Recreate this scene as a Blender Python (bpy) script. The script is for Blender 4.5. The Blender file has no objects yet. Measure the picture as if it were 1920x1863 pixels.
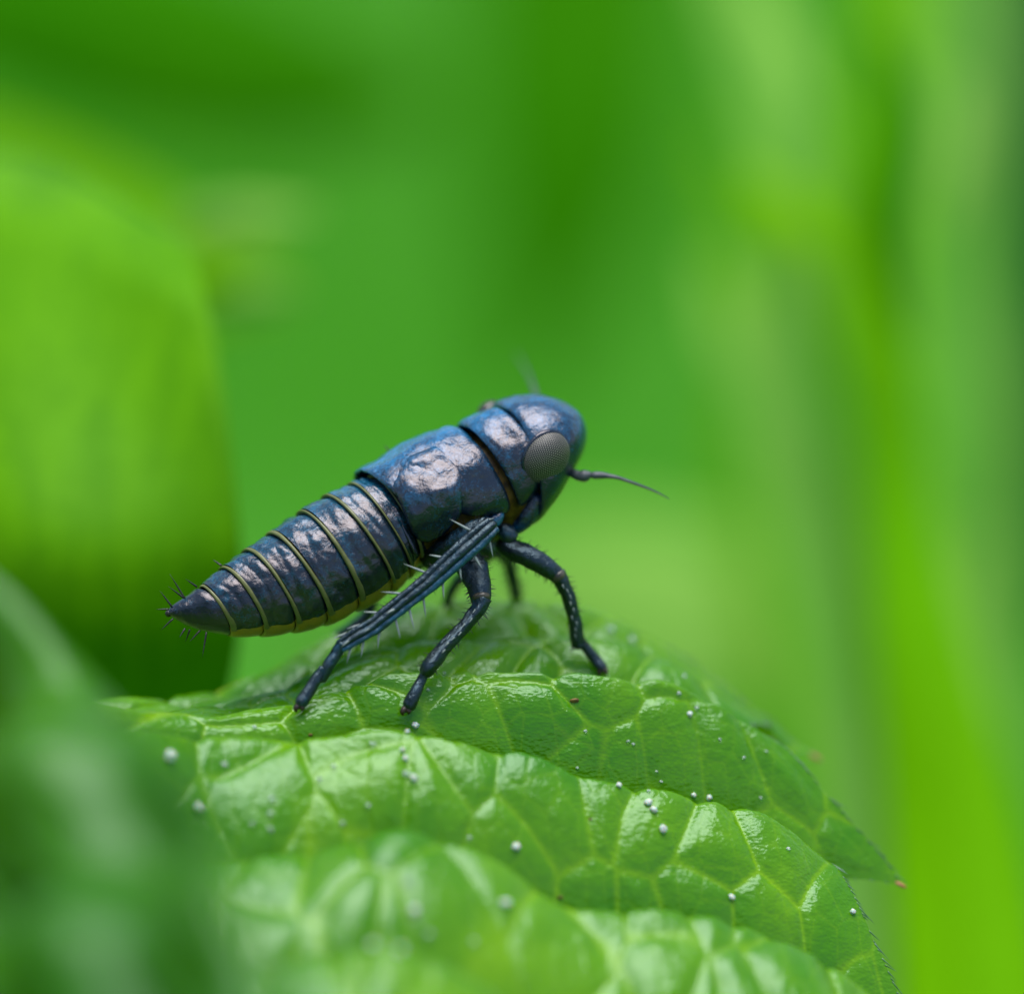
import bpy, bmesh, math, random
import numpy as np
from mathutils import Vector, Matrix, noise, kdtree
random.seed(7); np.random.seed(7)
R_ = math.radians

# ---------------------------------------------------------------- camera, sky, sun, exposure
# one unit is one millimetre
SC = bpy.context.scene
PITCH = R_(24.0)
D = 45.0                                    # lens to the plane of focus
RM = Matrix.Rotation(math.pi / 2 - PITCH, 3, 'X')
cam = bpy.data.cameras.new('camera'); camo = bpy.data.objects.new('camera', cam)
SC.collection.objects.link(camo); SC.camera = camo
camo.location = RM @ Vector((0, 0, D)); camo.rotation_euler = (math.pi / 2 - PITCH, 0, 0)
cam.sensor_fit = 'HORIZONTAL'; cam.sensor_width = 360.0; cam.lens = 360.0 * D / 9.6
cam.clip_start = 0.5; cam.clip_end = 20000
cam.dof.use_dof = True; cam.dof.focus_distance = D - 0.02
APERTURE = 2.9                              # entrance pupil, mm
cam.dof.aperture_fstop = cam.lens * 1e-3 / APERTURE
SUN_EL, SUN_AZ = R_(84), R_(165)            # almost overhead, a little beyond the subject
w = bpy.data.worlds.new('World'); SC.world = w; w.use_nodes = True
nt = w.node_tree; bg = nt.nodes['Background']
sky = nt.nodes.new('ShaderNodeTexSky'); sky.sky_type = 'NISHITA'; sky.sun_disc = False
sky.sun_elevation = SUN_EL; sky.sun_rotation = math.pi + SUN_AZ
nt.links.new(sky.outputs[0], bg.inputs[0]); bg.inputs[1].default_value = 0.05
sl = bpy.data.lights.new('sun', 'SUN'); sl.energy = 1.5; sl.angle = R_(54); sl.color = (1, .985, .96)
so = bpy.data.objects.new('sun', sl); SC.collection.objects.link(so)
sd = Vector((math.sin(SUN_AZ) * math.cos(SUN_EL), -math.cos(SUN_AZ) * math.cos(SUN_EL), math.sin(SUN_EL)))
so.rotation_euler = sd.to_track_quat('Z', 'Y').to_euler(); so.location = sd * 60
SC.view_settings.view_transform = 'Standard'; SC.view_settings.look = 'None'
SC.view_settings.exposure = 1.9; SC.view_settings.gamma = 1.0
SC.cycles.use_denoising = True
SC.cycles.max_bounces = 8

# ---------------------------------------------------------------- helpers
def P(px, py, w=0.0):
    """point of the picture plane (in 1/200 mm) pushed to depth w towards the viewer -> right, up, near"""
    k = (D - w) / D
    return np.array(((px - 960) / 200 * k, (931.5 - py) / 200 * k, w))
RN = np.array(RM)
def world(p): return np.asarray(p) @ RN.T
LINK = SC.collection.objects.link
def tag(o, label=None, cat=None, group=None, kind=None):
    if label: o['label'] = label
    if cat: o['category'] = cat
    if group: o['group'] = group
    if kind: o['kind'] = kind
    return o
def empty(name, loc):
    o = bpy.data.objects.new(name, None); LINK(o); o.location = loc
    o.empty_display_size = .1
    return o
def wloc(o):
    v = Vector(o.location)
    while o.parent: o = o.parent; v += Vector(o.location)
    return v
def mk(name, verts, faces, mat, parent=None, attrs=None, smooth=True, local=False, origin=None):
    """verts in right/up/near coordinates, baked to the world"""
    V = world(np.asarray(verts, float)) if not local else np.asarray(verts, float)
    base = np.array(wloc(parent)) if parent else (np.array(origin) if origin is not None else np.array((V[:, 0].mean(), V[:, 1].mean(), V[:, 2].min())))
    me = bpy.data.meshes.new(name)
    F = faces
    if isinstance(F, np.ndarray) and F.ndim == 2:
        nf, k = F.shape
        me.vertices.add(len(V)); me.vertices.foreach_set('co', (V - base).ravel())
        me.loops.add(nf * k); me.loops.foreach_set('vertex_index', F.ravel().astype(np.int32))
        me.polygons.add(nf); me.polygons.foreach_set('loop_start', (np.arange(nf) * k).astype(np.int32))
        me.update(calc_edges=True)
    else:
        me.from_pydata([tuple(v) for v in (V - base)], [], [tuple(int(i) for i in f) for f in F])
    if smooth: me.polygons.foreach_set('use_smooth', np.ones(len(me.polygons), bool))
    for an, av in (attrs or {}).items():
        a = me.attributes.new(an, 'FLOAT', 'POINT'); a.data.foreach_set('value', np.asarray(av, np.float32))
    me.update()
    if mat: me.materials.append(mat)
    o = bpy.data.objects.new(name, me); LINK(o)
    if parent: o.parent = parent
    else: o.location = base
    return o
def gridfaces(nr, nc, closed=False):
    r = np.arange(nr - 1)[:, None]; c = np.arange(nc if closed else nc - 1)[None, :]
    c2 = (c + 1) % nc
    a = r * nc + c; b = r * nc + c2; cc = (r + 1) * nc + c2; d = (r + 1) * nc + c
    return np.stack([a, b, cc, d], -1).reshape(-1, 4)
def interp(xs, ys, x): return np.interp(x, xs, ys)
def smooth_poly(pts, n):
    """Catmull-Rom through points (rows), n samples"""
    p = np.asarray(pts, float); m = len(p)
    q = np.vstack([2 * p[0] - p[1], p, 2 * p[-1] - p[-2]])
    t = np.linspace(0, m - 1 - 1e-9, n); i = t.astype(int); f = (t - i)[:, None]
    p0, p1, p2, p3 = q[i], q[i + 1], q[i + 2], q[i + 3]
    return .5 * (2 * p1 + (p2 - p0) * f + (2 * p0 - 5 * p1 + 4 * p2 - p3) * f ** 2 + (3 * p1 - p0 - 3 * p2 + p3) * f ** 3)
def tube(pts, rad, n=14, samples=28, flat=1.0, ridges=0.0, cap=True, rough=0.0):
    """tapered smooth tube; flat squeezes it along the near axis; returns verts, faces"""
    d = np.column_stack([np.asarray(pts, float), np.asarray(rad, float)])
    s = smooth_poly(d, samples); c = s[:, :3]; r = np.maximum(s[:, 3], 1e-4)
    t = np.gradient(c, axis=0); t /= np.linalg.norm(t, axis=1)[:, None]
    nz = np.array((0, 0, 1.0)); V = []
    for i in range(samples):
        a = np.cross(t[i], nz); la = np.linalg.norm(a)
        a = a / la if la > 1e-4 else np.array((1.0, 0, 0)); b = np.cross(a, t[i])
        for k in range(n):
            ph = 2 * math.pi * k / n
            rr = r[i] * (1 + ridges * math.cos(4 * ph))
            if rough: rr *= 1 + rough * noise.noise(Vector(c[i] * 9) + Vector((math.cos(ph), math.sin(ph), 0)))
            V.append(c[i] + rr * (math.cos(ph) * a + flat * math.sin(ph) * b))
    V = np.array(V); F = [tuple(f) for f in gridfaces(samples, n, True)]
    if cap:
        e0 = c[0] - t[0] * r[0] * .6; e1 = c[-1] + t[-1] * r[-1] * .6
        V = np.vstack([V, e0, e1]); a, b = len(V) - 2, len(V) - 1
        for k in range(n):
            F.append((a, (k + 1) % n, k)); F.append((b, (samples - 1) * n + k, (samples - 1) * n + (k + 1) % n))
    return V, F
def cone(p0, p1, r, bend=0.0, n=6):
    p0 = np.asarray(p0, float); p1 = np.asarray(p1, float); m = (p0 + p1) / 2 + np.array((0, -1, 0)) * bend
    return tube([p0, m, p1], [r, r * .7, r * .08], n=n, samples=7)
def ellipsoid(c, ax, n=18, m=28):
    """ax rows are the three semi-axis vectors"""
    th = np.linspace(0, math.pi, n); ph = np.linspace(0, 2 * math.pi, m, endpoint=False)
    V = [c + ax[0] * math.sin(a) * math.cos(b) + ax[1] * math.sin(a) * math.sin(b) + ax[2] * math.cos(a) for a in th for b in ph]
    return np.array(V), [tuple(f) for f in gridfaces(n, m, True)]

# ---------------------------------------------------------------- materials
def material(name):
    m = bpy.data.materials.new(name); m.use_nodes = True
    return m, m.node_tree, m.node_tree.nodes['Principled BSDF']
def nd(t, kind, **kw):
    n = t.nodes.new(kind)
    for k, v in kw.items(): setattr(n, k, v)
    return n
def noise_tex(t, scale, detail=4, rough=.55, vec=None, dist=0):
    n = nd(t, 'ShaderNodeTexNoise'); n.inputs['Scale'].default_value = scale; n.inputs['Detail'].default_value = detail
    n.inputs['Roughness'].default_value = rough; n.inputs['Distortion'].default_value = dist
    if vec is not None: t.links.new(vec, n.inputs['Vector'])
    return n
def ramp(t, fac, stops):
    r = nd(t, 'ShaderNodeValToRGB'); e = r.color_ramp.elements
    while len(e) < len(stops): e.new(.5)
    for k, (p, c) in enumerate(stops): e[k].position = p; e[k].color = (*c, 1) if len(c) == 3 else c
    t.links.new(fac, r.inputs[0]); return r
def mix(t, fac, a, b, mode='MIX'):
    m = nd(t, 'ShaderNodeMix', data_type='RGBA', blend_type=mode)
    for s, v in ((m.inputs[0], fac), (m.inputs[6], a), (m.inputs[7], b)):
        if isinstance(v, (int, float)): s.default_value = v
        elif isinstance(v, tuple): s.default_value = (*v, 1)
        else: t.links.new(v, s)
    return m.outputs[2]
def math_n(t, op, a, b=None, clamp=False):
    m = nd(t, 'ShaderNodeMath', operation=op, use_clamp=clamp)
    for s, v in ((m.inputs[0], a), (m.inputs[1], b)):
        if v is None: continue
        if isinstance(v, (int, float)): s.default_value = v
        else: t.links.new(v, s)
    return m.outputs[0]
def bump(t, h, strength, dist, prev=None):
    b = nd(t, 'ShaderNodeBump'); b.inputs['Strength'].default_value = strength; b.inputs['Distance'].default_value = dist
    t.links.new(h, b.inputs['Height'])
    if prev is not None: t.links.new(prev, b.inputs['Normal'])
    return b.outputs[0]
def attr(t, name): return nd(t, 'ShaderNodeAttribute', attribute_name=name).outputs['Fac']

def make_cuticle(name, dark, blue, amount, rough=.19, bumpk=.5, ior=1.68, tint=(1, .88, .90, 1)):
    m, t, b = material(name)
    g = nd(t, 'ShaderNodeNewGeometry').outputs['Position']
    n1 = noise_tex(t, 5.0, 5, .6, g, .6); n2 = noise_tex(t, 34, 4, .75, g); n3 = noise_tex(t, 14, 4, .6, g, .4)
    f = math_n(t, 'ADD', math_n(t, 'MULTIPLY', n1.outputs[0], 1.0), math_n(t, 'MULTIPLY', n2.outputs[0], 1.0))
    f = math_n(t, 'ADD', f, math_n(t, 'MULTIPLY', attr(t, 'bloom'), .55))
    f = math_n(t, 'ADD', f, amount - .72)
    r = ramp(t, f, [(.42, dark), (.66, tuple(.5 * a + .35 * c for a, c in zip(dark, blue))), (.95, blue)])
    sp = ramp(t, n2.outputs[0], [(.64, (0, 0, 0)), (.71, (1, 1, 1))])
    col = mix(t, math_n(t, 'MULTIPLY', sp.outputs[0], .4), r.outputs[0], (.03, .16, .26))
    t.links.new(col, b.inputs['Base Color'])
    rr = nd(t, 'ShaderNodeMapRange'); rr.inputs[3].default_value = rough - .08; rr.inputs[4].default_value = rough + .14
    t.links.new(n3.outputs[0], rr.inputs[0]); t.links.new(rr.outputs[0], b.inputs['Roughness'])
    b.inputs['IOR'].default_value = ior; b.inputs['Specular Tint'].default_value = tint
    h = bump(t, n3.outputs[0], .5 * bumpk, .05)
    h = bump(t, n2.outputs[0], .45 * bumpk, .012, h)
    t.links.new(h, b.inputs['Normal'])
    return m
M = {}
M['tergite'] = make_cuticle('dark_blue_cuticle', (.003, .009, .015), (.008, .11, .19), .0)
M['plate'] = make_cuticle('blue_black_plate', (.003, .011, .022), (.010, .14, .29), .0)
M['head'] = make_cuticle('blue_head_cuticle', (.003, .012, .026), (.008, .12, .25), -.14)
M['leg'] = make_cuticle('black_leg_cuticle', (.002, .004, .005), (.008, .07, .13), -.02, rough=.27, bumpk=.9, tint=(.6, .85, 1, 1))
def make_membrane(name, a, c, rough=.4):
    m, t, b = material(name)
    g = nd(t, 'ShaderNodeNewGeometry').outputs['Position']
    n = noise_tex(t, 9, 4, .6, g)
    t.links.new(ramp(t, n.outputs[0], [(.35, a), (.65, c)]).outputs[0], b.inputs['Base Color'])
    b.inputs['Roughness'].default_value = rough
    t.links.new(bump(t, noise_tex(t, 40, 3, .6, g).outputs[0], .3, .01), b.inputs['Normal'])
    return m
M['band'] = make_membrane('olive_band', (.085, .095, .022), (.13, .135, .04))
M['belly'] = make_membrane('yellow_belly', (.20, .17, .02), (.30, .20, .012))
M['ochre'] = make_membrane('ochre_membrane', (.02, .010, .001), (.11, .065, .005))
M['ochre'].node_tree.nodes['Principled BSDF'].inputs['Specular IOR Level'].default_value = .15
M['spine'] = make_membrane('pale_spine', (.12, .16, .16), (.22, .26, .24))
M['bristle'] = make_membrane('black_bristle', (.006, .006, .006), (.015, .013, .01))
M['claw'] = make_membrane('brown_claw', (.01, .006, .004), (.03, .015, .008), .3)
M['antenna'] = make_membrane('grey_antenna', (.02, .03, .035), (.06, .07, .075), .45)
m, t, b = material('compound_eye'); M['eye'] = m
cr = ramp(t, attr(t, 'facet'), [(.2, (.004, .004, .004)), (.62, (.04, .037, .03)), (1, (.27, .25, .20))])
t.links.new(cr.outputs[0], b.inputs['Base Color']); b.inputs['Roughness'].default_value = .24; b.inputs['IOR'].default_value = 1.55

def make_leaf(name, lo, hi, vein, rough=.19, micro=True, transl=.35, spec=.66):
    m, t, b = material(name)
    g = nd(t, 'ShaderNodeNewGeometry').outputs['Position']
    n = noise_tex(t, .55 if micro else .12, 4, .55, g, .3)
    n2 = noise_tex(t, 4.0, 4, .6, g)
    col = ramp(t, n.outputs[0], [(.33, lo), (.67, hi)]).outputs[0]
    col = mix(t, math_n(t, 'MULTIPLY', n2.outputs[0], .5), col, tuple(x * .6 for x in lo))
    col = mix(t, math_n(t, 'MULTIPLY', attr(t, 'vein'), .8), col, vein)
    if micro:
        n5 = noise_tex(t, 30, 2, .5, g); sp = ramp(t, n5.outputs[0], [(.73, (0, 0, 0)), (.78, (1, 1, 1))])
        col = mix(t, math_n(t, 'MULTIPLY', sp.outputs[0], .12), col, vein)
    t.links.new(col, b.inputs['Base Color'])
    b.inputs['IOR'].default_value = 1.48; b.inputs['Specular IOR Level'].default_value = spec; b.inputs['Specular Tint'].default_value = (.82, 1, .94, 1)
    rr = nd(t, 'ShaderNodeMapRange'); rr.inputs[3].default_value = rough - .07; rr.inputs[4].default_value = rough + .10
    t.links.new(n2.outputs[0], rr.inputs[0]); t.links.new(rr.outputs[0], b.inputs['Roughness'])
    if micro:
        v = nd(t, 'ShaderNodeTexVoronoi'); v.inputs['Scale'].default_value = 34
        wv = nd(t, 'ShaderNodeVectorMath', operation='MULTIPLY'); wv.inputs[1].default_value = (.55, 1, 1)
        t.links.new(g, wv.inputs[0]); t.links.new(wv.outputs[0], v.inputs['Vector'])
        h = bump(t, noise_tex(t, 2.6, 3, .5, g).outputs[0], .2, .12)
        h = bump(t, noise_tex(t, 11, 3, .5, g).outputs[0], .38, .03, h)
        h = bump(t, v.outputs['Distance'], .36, .012, h)
        t.links.new(h, b.inputs['Normal'])
    tr = nd(t, 'ShaderNodeBsdfTranslucent')
    tc = mix(t, .35, col, (.12, .25, .0)); t.links.new(tc, tr.inputs[0])
    ms = nd(t, 'ShaderNodeMixShader'); ms.inputs[0].default_value = transl
    out = t.nodes['Material Output']
    t.links.new(b.outputs[0], ms.inputs[1]); t.links.new(tr.outputs[0], ms.inputs[2]); t.links.new(ms.outputs[0], out.inputs[0])
    return m
M['leaf'] = make_leaf('glossy_quilted_leaf', (.050, .235, .000), (.17, .40, .000), (.28, .50, .000))
M['vein'] = make_leaf('yellow_vein', (.20, .38, .0), (.26, .44, .01), (.2, .4, 0), .4, False, .3, .3)
M['fg'] = make_leaf('crinkled_leaf', (.028, .17, .0), (.085, .28, .0), (.1, .3, 0), .28, False, .35, .42)
def bgm(k, name, lo, hi, tr=.35): M[k] = make_leaf(name, lo, hi, hi, .6, False, tr, .02)
bgm('bg_yellow', 'yellow_green_blade', (.10, .35, .0), (.15, .42, .0))
bgm('bg_lime', 'lime_blade', (.15, .43, .0), (.21, .50, .0))
bgm('bg_mid', 'mid_green_blade', (.030, .22, .000), (.055, .27, .000))
bgm('bg_pale', 'pale_green_blade', (.14, .40, .04), (.22, .48, .08))
bgm('bg_light', 'light_green_blade', (.22, .50, .06), (.30, .58, .10))
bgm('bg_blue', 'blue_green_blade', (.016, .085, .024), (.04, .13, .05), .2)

# ---------------------------------------------------------------- ground far below
n = 60; xs = np.linspace(-2500, 2500, n); ys = np.linspace(-1500, 5000, n)
GV = np.array([(x, y, -120 + 6 * noise.noise(Vector((x / 60, y / 60, 0)))) for y in ys for x in xs])
def make_ground():
    m, t, b = material('mossy_ground')
    g = nd(t, 'ShaderNodeNewGeometry').outputs['Position']
    a = noise_tex(t, .02, 5, .6, g)
    t.links.new(ramp(t, a.outputs[0], [(.3, (.020, .135, .000)), (.55, (.034, .165, .008)), (.75, (.06, .21, .022))]).outputs[0], b.inputs['Base Color'])
    b.inputs['Roughness'].default_value = .9; b.inputs['Specular IOR Level'].default_value = .05
    t.links.new(bump(t, noise_tex(t, .6, 5, .6, g).outputs[0], .6, 2), b.inputs['Normal'])
    return m
tag(mk('ground', GV, gridfaces(n, n), make_ground(), local=True, origin=(0, 0, -120)), kind='structure')

def wave(x, y, s, seed):
    rng = np.random.RandomState(seed); z = 0
    for _ in range(6):
        a, b, p = rng.uniform(-1, 1) * s, rng.uniform(-1, 1) * s, rng.uniform(0, 6.3); z = z + np.sin(a * x + b * y + p)
    return z / 6
# ---------------------------------------------------------------- the quilted leaf
KEYS = [  # (depth, line of a side vein in the picture plane), from the back of the leaf to its front
    (-2.8, [(-250, 1400), (0, 1410), (300, 1420), (560, 1310), (720, 1260), (950, 1220), (1130, 1230), (1300, 1330), (1500, 1450), (1750, 1600)]),
    (-1.9, [(-250, 1340), (0, 1345), (250, 1345), (400, 1330), (560, 1262), (700, 1200), (820, 1160), (950, 1150), (1100, 1172), (1200, 1222), (1350, 1315), (1500, 1408), (1750, 1560)]),
    (-1.1, [(-250, 1375), (0, 1375), (300, 1368), (420, 1352), (560, 1310), (700, 1262), (830, 1245), (960, 1228), (1080, 1222), (1200, 1255), (1350, 1335), (1500, 1420), (1750, 1570)]),
    (-0.35, [(-250, 1410), (0, 1400), (300, 1385), (420, 1385), (540, 1372), (700, 1325), (870, 1305), (1000, 1305), (1130, 1310), (1230, 1305), (1290, 1322), (1380, 1362), (1522, 1448), (1600, 1490), (1750, 1580)]),
    (.15, [(-250, 1450), (0, 1430), (300, 1400), (460, 1395), (620, 1395), (750, 1400), (850, 1440), (950, 1455), (1070, 1485), (1150, 1512), (1300, 1528), (1400, 1540), (1480, 1570), (1560, 1625), (1700, 1700), (1850, 1790)]),
    (1.05, [(-250, 1680), (200, 1640), (420, 1612), (600, 1608), (760, 1605), (850, 1640), (950, 1680), (1080, 1745), (1200, 1735), (1300, 1732), (1420, 1760), (1550, 1830), (1700, 1930), (1900, 2060)]),
    (2.5, [(-250, 1900), (300, 1850), (640, 1825), (800, 1850), (1000, 1925), (1300, 1990), (1700, 2080), (1900, 2160)]),
    (4.4, [(-250, 2150), (300, 2120), (900, 2150), (1900, 2350)]),
]
EDGE = [(0, 1090), (.5, 1120), (1, 1180), (1.3, 1290), (1.6, 1420), (1.85, 1530), (1.95, 1490), (2.1, 1450), (2.5, 1425), (2.9, 1385), (3.0, 1375), (3.08, 1400), (3.2, 1460), (3.5, 1572),
        (3.75, 1662), (3.86, 1694), (3.94, 1610), (4.02, 1530), (4.1, 1545), (4.3, 1580), (4.6, 1632), (4.95, 1705), (5.05, 1680), (5.5, 1730), (7, 1900)]
NR, NC = 7 * 74 + 1, 600
rr = np.linspace(0, 7, NR); aa = np.linspace(0, 1, NC) ** .9
edge = interp([e[0] for e in EDGE], [e[1] for e in EDGE], rr)
PX = -250 + (edge[:, None] + 250) * aa[None, :]
KY = np.array([[0.]]); kidx = np.minimum(rr.astype(int), 6); kf = rr - kidx
def smooth_line(line, x):
    s = smooth_poly(line, 240); return np.interp(x, s[:, 0], s[:, 1])
HKEY = np.array([.15, .34, .40, .70, .84, .88, .88, .88])
def HXF(x): return interp([-250, 200, 420, 700, 1100, 1350, 1560, 1750], [1.1, .8, .45, .8, 1.0, .82, .66, .3], x)
PYB = np.zeros_like(PX); WB = np.zeros_like(PX)
for i in range(NR):
    k = kidx[i]; f = kf[i]
    ya, yb = smooth_line(KEYS[k][1], PX[i]), smooth_line(KEYS[k + 1][1], PX[i])
    PYB[i] = ya * (1 - f) + yb * f
    hx = HXF(PX[i]) * 183 * .55; PYB[i] += hx * (HKEY[k] * (1 - f) + HKEY[k + 1] * f) - 20
    WB[i] = KEYS[k][0] * (1 - f) + KEYS[k + 1][0] * f
WB += np.clip(-.35 * (PX - 760) / 370, -.9, .5)
WB += np.log1p(np.exp((240 - PX) / 70)) * 70 / 580 * 3
KK = (D - WB) / D
LU = (PX - 960) / 200 * KK; LV = (931.5 - PYB) / 200 * KK; LW = WB
L3 = np.stack([LU, LV, LW], -1).reshape(-1, 3)
# quilting: an arch between each pair of side veins, steep behind and gentle in front
u = np.repeat(kf[:, None], NC, 1); k2 = np.repeat(kidx[:, None], NC, 1)
HK = HKEY[k2]
U0 = .27
arch = np.where(u < U0, np.sin(np.pi / 2 * u / U0) ** .8, np.clip(1 - (np.clip(u - U0, 0, 1) / (1 - U0)) ** 2.1, 0, 1) ** .72)
dist_edge = (edge[:, None] - PX) / 200
arch *= HK * HXF(PX) * (1 + .22 * wave(LU, LW * .6, 2.6, 11))
# net of small veins
cells = []
random.seed(3)
gx = .62
for i in range(-14, 24):
    for j in range(-16, 18):
        cells.append((i * gx + random.uniform(-.4, .4) + (j % 2) * .3, j * gx * 1.1 + random.uniform(-.4, .4)))
def vor(points, q):
    pts = np.asarray(points); out = np.empty((len(q), 2))
    kd = kdtree.KDTree(len(pts))
    for i, p in enumerate(pts): kd.insert((p[0], p[1], 0), i)
    kd.balance()
    fn = kd.find_n
    for i, a in enumerate(q):
        r = fn((a[0], a[1], 0), 2); out[i] = (r[0][2], r[1][2])
    return out[:, 1] - out[:, 0]
RC = np.repeat((rr * .98 - 3.5)[:, None], NC, 1)
q = np.stack([LU.ravel() + .16 * wave(LU, RC, 5, 1).ravel(), RC.ravel() + .16 * wave(LU, RC, 5, 2).ravel()], -1)
d1 = vor(cells, q).reshape(PX.shape)
cells2 = [(i * .24 + random.uniform(-.1, .1), j * .24 + random.uniform(-.1, .1)) for i in range(-38, 58) for j in range(-40, 46)]
d2 = vor(cells2, q).reshape(PX.shape)
g1 = np.clip(d1 / .16, 0, 1); g1 = g1 * g1 * (3 - 2 * g1)
g0 = np.sin(np.clip(d1 / .5, 0, 1) * np.pi / 2)
quilt = .014 * g1 + .075 * g0 + .006 * np.clip(d2 / .06, 0, 1) + .07 * wave(LU, LW, 2.2, 5) + .03 * wave(LU, LW, 5, 6)
quilt *= np.clip(dist_edge / .6, .4, 1)
main_v = np.clip(1 - np.minimum(u, 1 - u) / .05, 0, 1) * (k2 >= 1)
vein = np.clip(np.clip(1 - d1 / .05, 0, 1) * np.clip(.5 + .5 * wave(LU, RC, 3, 9), .2, .8) + np.clip(1 - d2 / .02, 0, 1) * .22 + main_v * .5, 0, 1)
UP = np.array((0, math.cos(PITCH), math.sin(PITCH)))           # world up in right/up/near
LEAF = L3 + (arch + quilt).reshape(-1, 1) * UP
kz = D / (D - LEAF[:, 2])
LPX = LEAF[:, 0] * kz * 200 + 960; LPY = 931.5 - LEAF[:, 1] * kz * 200
def leaf_at(px, py, tol=4.0):
    """depth and index of the visible leaf point at a place of the picture plane"""
    m = np.flatnonzero((abs(LPX - px) < tol) & (abs(LPY - py) < tol))
    if len(m) == 0: return leaf_at(px, py, tol * 2) if tol < 200 else (0., 0)
    i = m[np.argmax(LEAF[m, 2])]
    return LEAF[i, 2], i
leaf = empty('leaf', Vector(world(LEAF[NC * 260 + 300]) - np.array((0, 0, 1.2))))
tag(leaf, 'glossy quilted green leaf with toothed drooping margin, the insect standing on it', 'leaf')
bl = mk('leaf_blade', LEAF, gridfaces(NR, NC)[:, ::-1], M['leaf'], leaf, {'vein': vein.ravel()})
LG = LEAF.reshape(NR, NC, 3)
i1 = int(round(1.04 / 7 * (NR - 1))); row = LG[i1]; rpx = LPX.reshape(NR, NC)[i1]; sel = [int(np.argmin(abs(rpx - x))) for x in range(345, 760, 24)]
V, F = tube(row[sel] + UP * .03, np.linspace(.05, .03, len(sel)), 10, 60); mk('side_vein', V, F, M['vein'], leaf)
# hairs along the toothed margin
HV, HF = [], []
def add(V, F, HV=HV, HF=HF):
    o = sum(len(v) for v in HV); HV.append(V); HF.extend(tuple(i + o for i in f) for f in F)
LG = LEAF.reshape(NR, NC, 3)
for i in range(60, NR - 60):
    if random.random() > .42: continue
    p = LG[i, -1]; d = p - LG[i, -6]; d /= np.linalg.norm(d) + 1e-9
    tn = LG[min(i + 3, NR - 1), -1] - LG[i - 3, -1]; tn /= np.linalg.norm(tn) + 1e-9
    e = p + (d * random.uniform(.3, 1) + tn * random.uniform(.2, 1.1) + UP * random.uniform(-.1, .3)) * random.uniform(.05, .13)
    V, F = cone(p - d * .01, e, .007, 0, 5); add(V, F)
def hairmat():
    return make_membrane('green_hair', (.03, .10, .03), (.10, .22, .10), .4)
tag(mk('margin_hairs', np.vstack(HV), HF, hairmat(), leaf), kind='stuff')
redm = make_membrane('reddish_gland', (.30, .07, .02), (.45, .2, .1), .35)
for row in (1.85, 3.86):
    i = int(round(row / 7 * (NR - 1))); p = LG[i, -1]; d = p - LG[i, -8]; d /= np.linalg.norm(d)
    V, F = tube([p - d * .06, p - d * .01, p + d * .05], [.012, .02, .013], 10, 10)
    mk('tooth_tip', V, F, redm, leaf)

# ---------------------------------------------------------------- blurred blades and leaves behind
def blade(name, label, pts, half, mat, cat='leaf', fold=.25, tilt=.3, group=None, bend=.0, rib=True, wav=.0, wavf=.34, n=40, m=14):
    """ribbon leaf through (px, py, depth) points with half widths in 1/200 mm"""
    c = smooth_poly([P(*p) for p in pts], n); hw = smooth_poly(np.asarray(half, float)[:, None], n)[:, 0] / 200
    hw = np.maximum(hw, .02); t = np.gradient(c, axis=0); t /= np.linalg.norm(t, axis=1)[:, None]
    V = []
    for i in range(n):
        s = np.cross(t[i], (0, 0, 1.)); s /= np.linalg.norm(s) + 1e-9
        s = s + np.array((0, 0, tilt)); s /= np.linalg.norm(s); nn = np.cross(s, t[i]); nn *= np.sign(nn[2]) or 1
        for j in range(m + 1):
            x = j / m * 2 - 1
            V.append(c[i] + s * hw[i] * x + nn * hw[i] * (-fold * abs(x) ** 1.4 - bend * x * x + wav * math.sin(i * wavf + 3 * x) + wav * .7 * math.sin(i * wavf * .6 - 4 * x + 1)))
    root = empty(name, Vector(world(c[-1])))
    tag(root, label, cat, group)
    V = np.array(V)
    o = mk('blade', V, gridfaces(n, m + 1), mat, root, {'vein': np.zeros(len(V))})
    sm = o.modifiers.new('thick', 'SOLIDIFY'); sm.thickness = max(.05, float(hw.mean()) * .04)
    if rib:
        V, F = tube(c - np.array((0, 0, .02)), hw * .05 + .02, 8, n); mk('midrib', V, F, mat, root, {'vein': np.zeros(len(V))})
    return root
def make_fibre():
    m = make_leaf('fibrous_leaf', (.11, .37, .0), (.16, .44, .0), (.1, .3, 0), .5, False, .35, .08)
    t = m.node_tree; b = t.nodes['Principled BSDF']; g = nd(t, 'ShaderNodeNewGeometry').outputs['Position']
    sv = nd(t, 'ShaderNodeVectorMath', operation='MULTIPLY'); sv.inputs[1].default_value = (1.7, .5, .22); t.links.new(g, sv.inputs[0])
    f = ramp(t, noise_tex(t, 1.0, 5, .7, sv.outputs[0], .4).outputs[0], [(.40, (0, 0, 0)), (.62, (1, 1, 1))])
    src = b.inputs['Base Color'].links[0].from_socket
    t.links.new(mix(t, math_n(t, 'MULTIPLY', f.outputs[0], .38), src, (.018, .15, .0)), b.inputs['Base Color'])
    return m
re_ = smooth_poly([P(*p) for p in [(364, 470, -5.4), (376, 520, -5.0), (397, 600, -4.5), (427, 800, -3.8), (449, 1000, -3.4), (454, 1120, -3.5), (440, 1250, -3.9), (400, 1450, -5.0)]], 50)
le_ = smooth_poly([P(*p) for p in [(355, 455, -5.5), (60, 300, -8.5), (-220, 300, -9.5), (-380, 560, -8), (-400, 900, -6), (-400, 1150, -5.8), (-400, 1300, -6.6), (-400, 1500, -8)]], 50)
V = [re_[i] * (1 - a) + le_[i] * a + np.array((0, 0, min(1, i / 14) * (.9 * math.sin(math.pi * a) + .12 * math.sin(9 * a + i * .12)))) for i in range(50) for a in np.linspace(0, 1, 40)]
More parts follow.
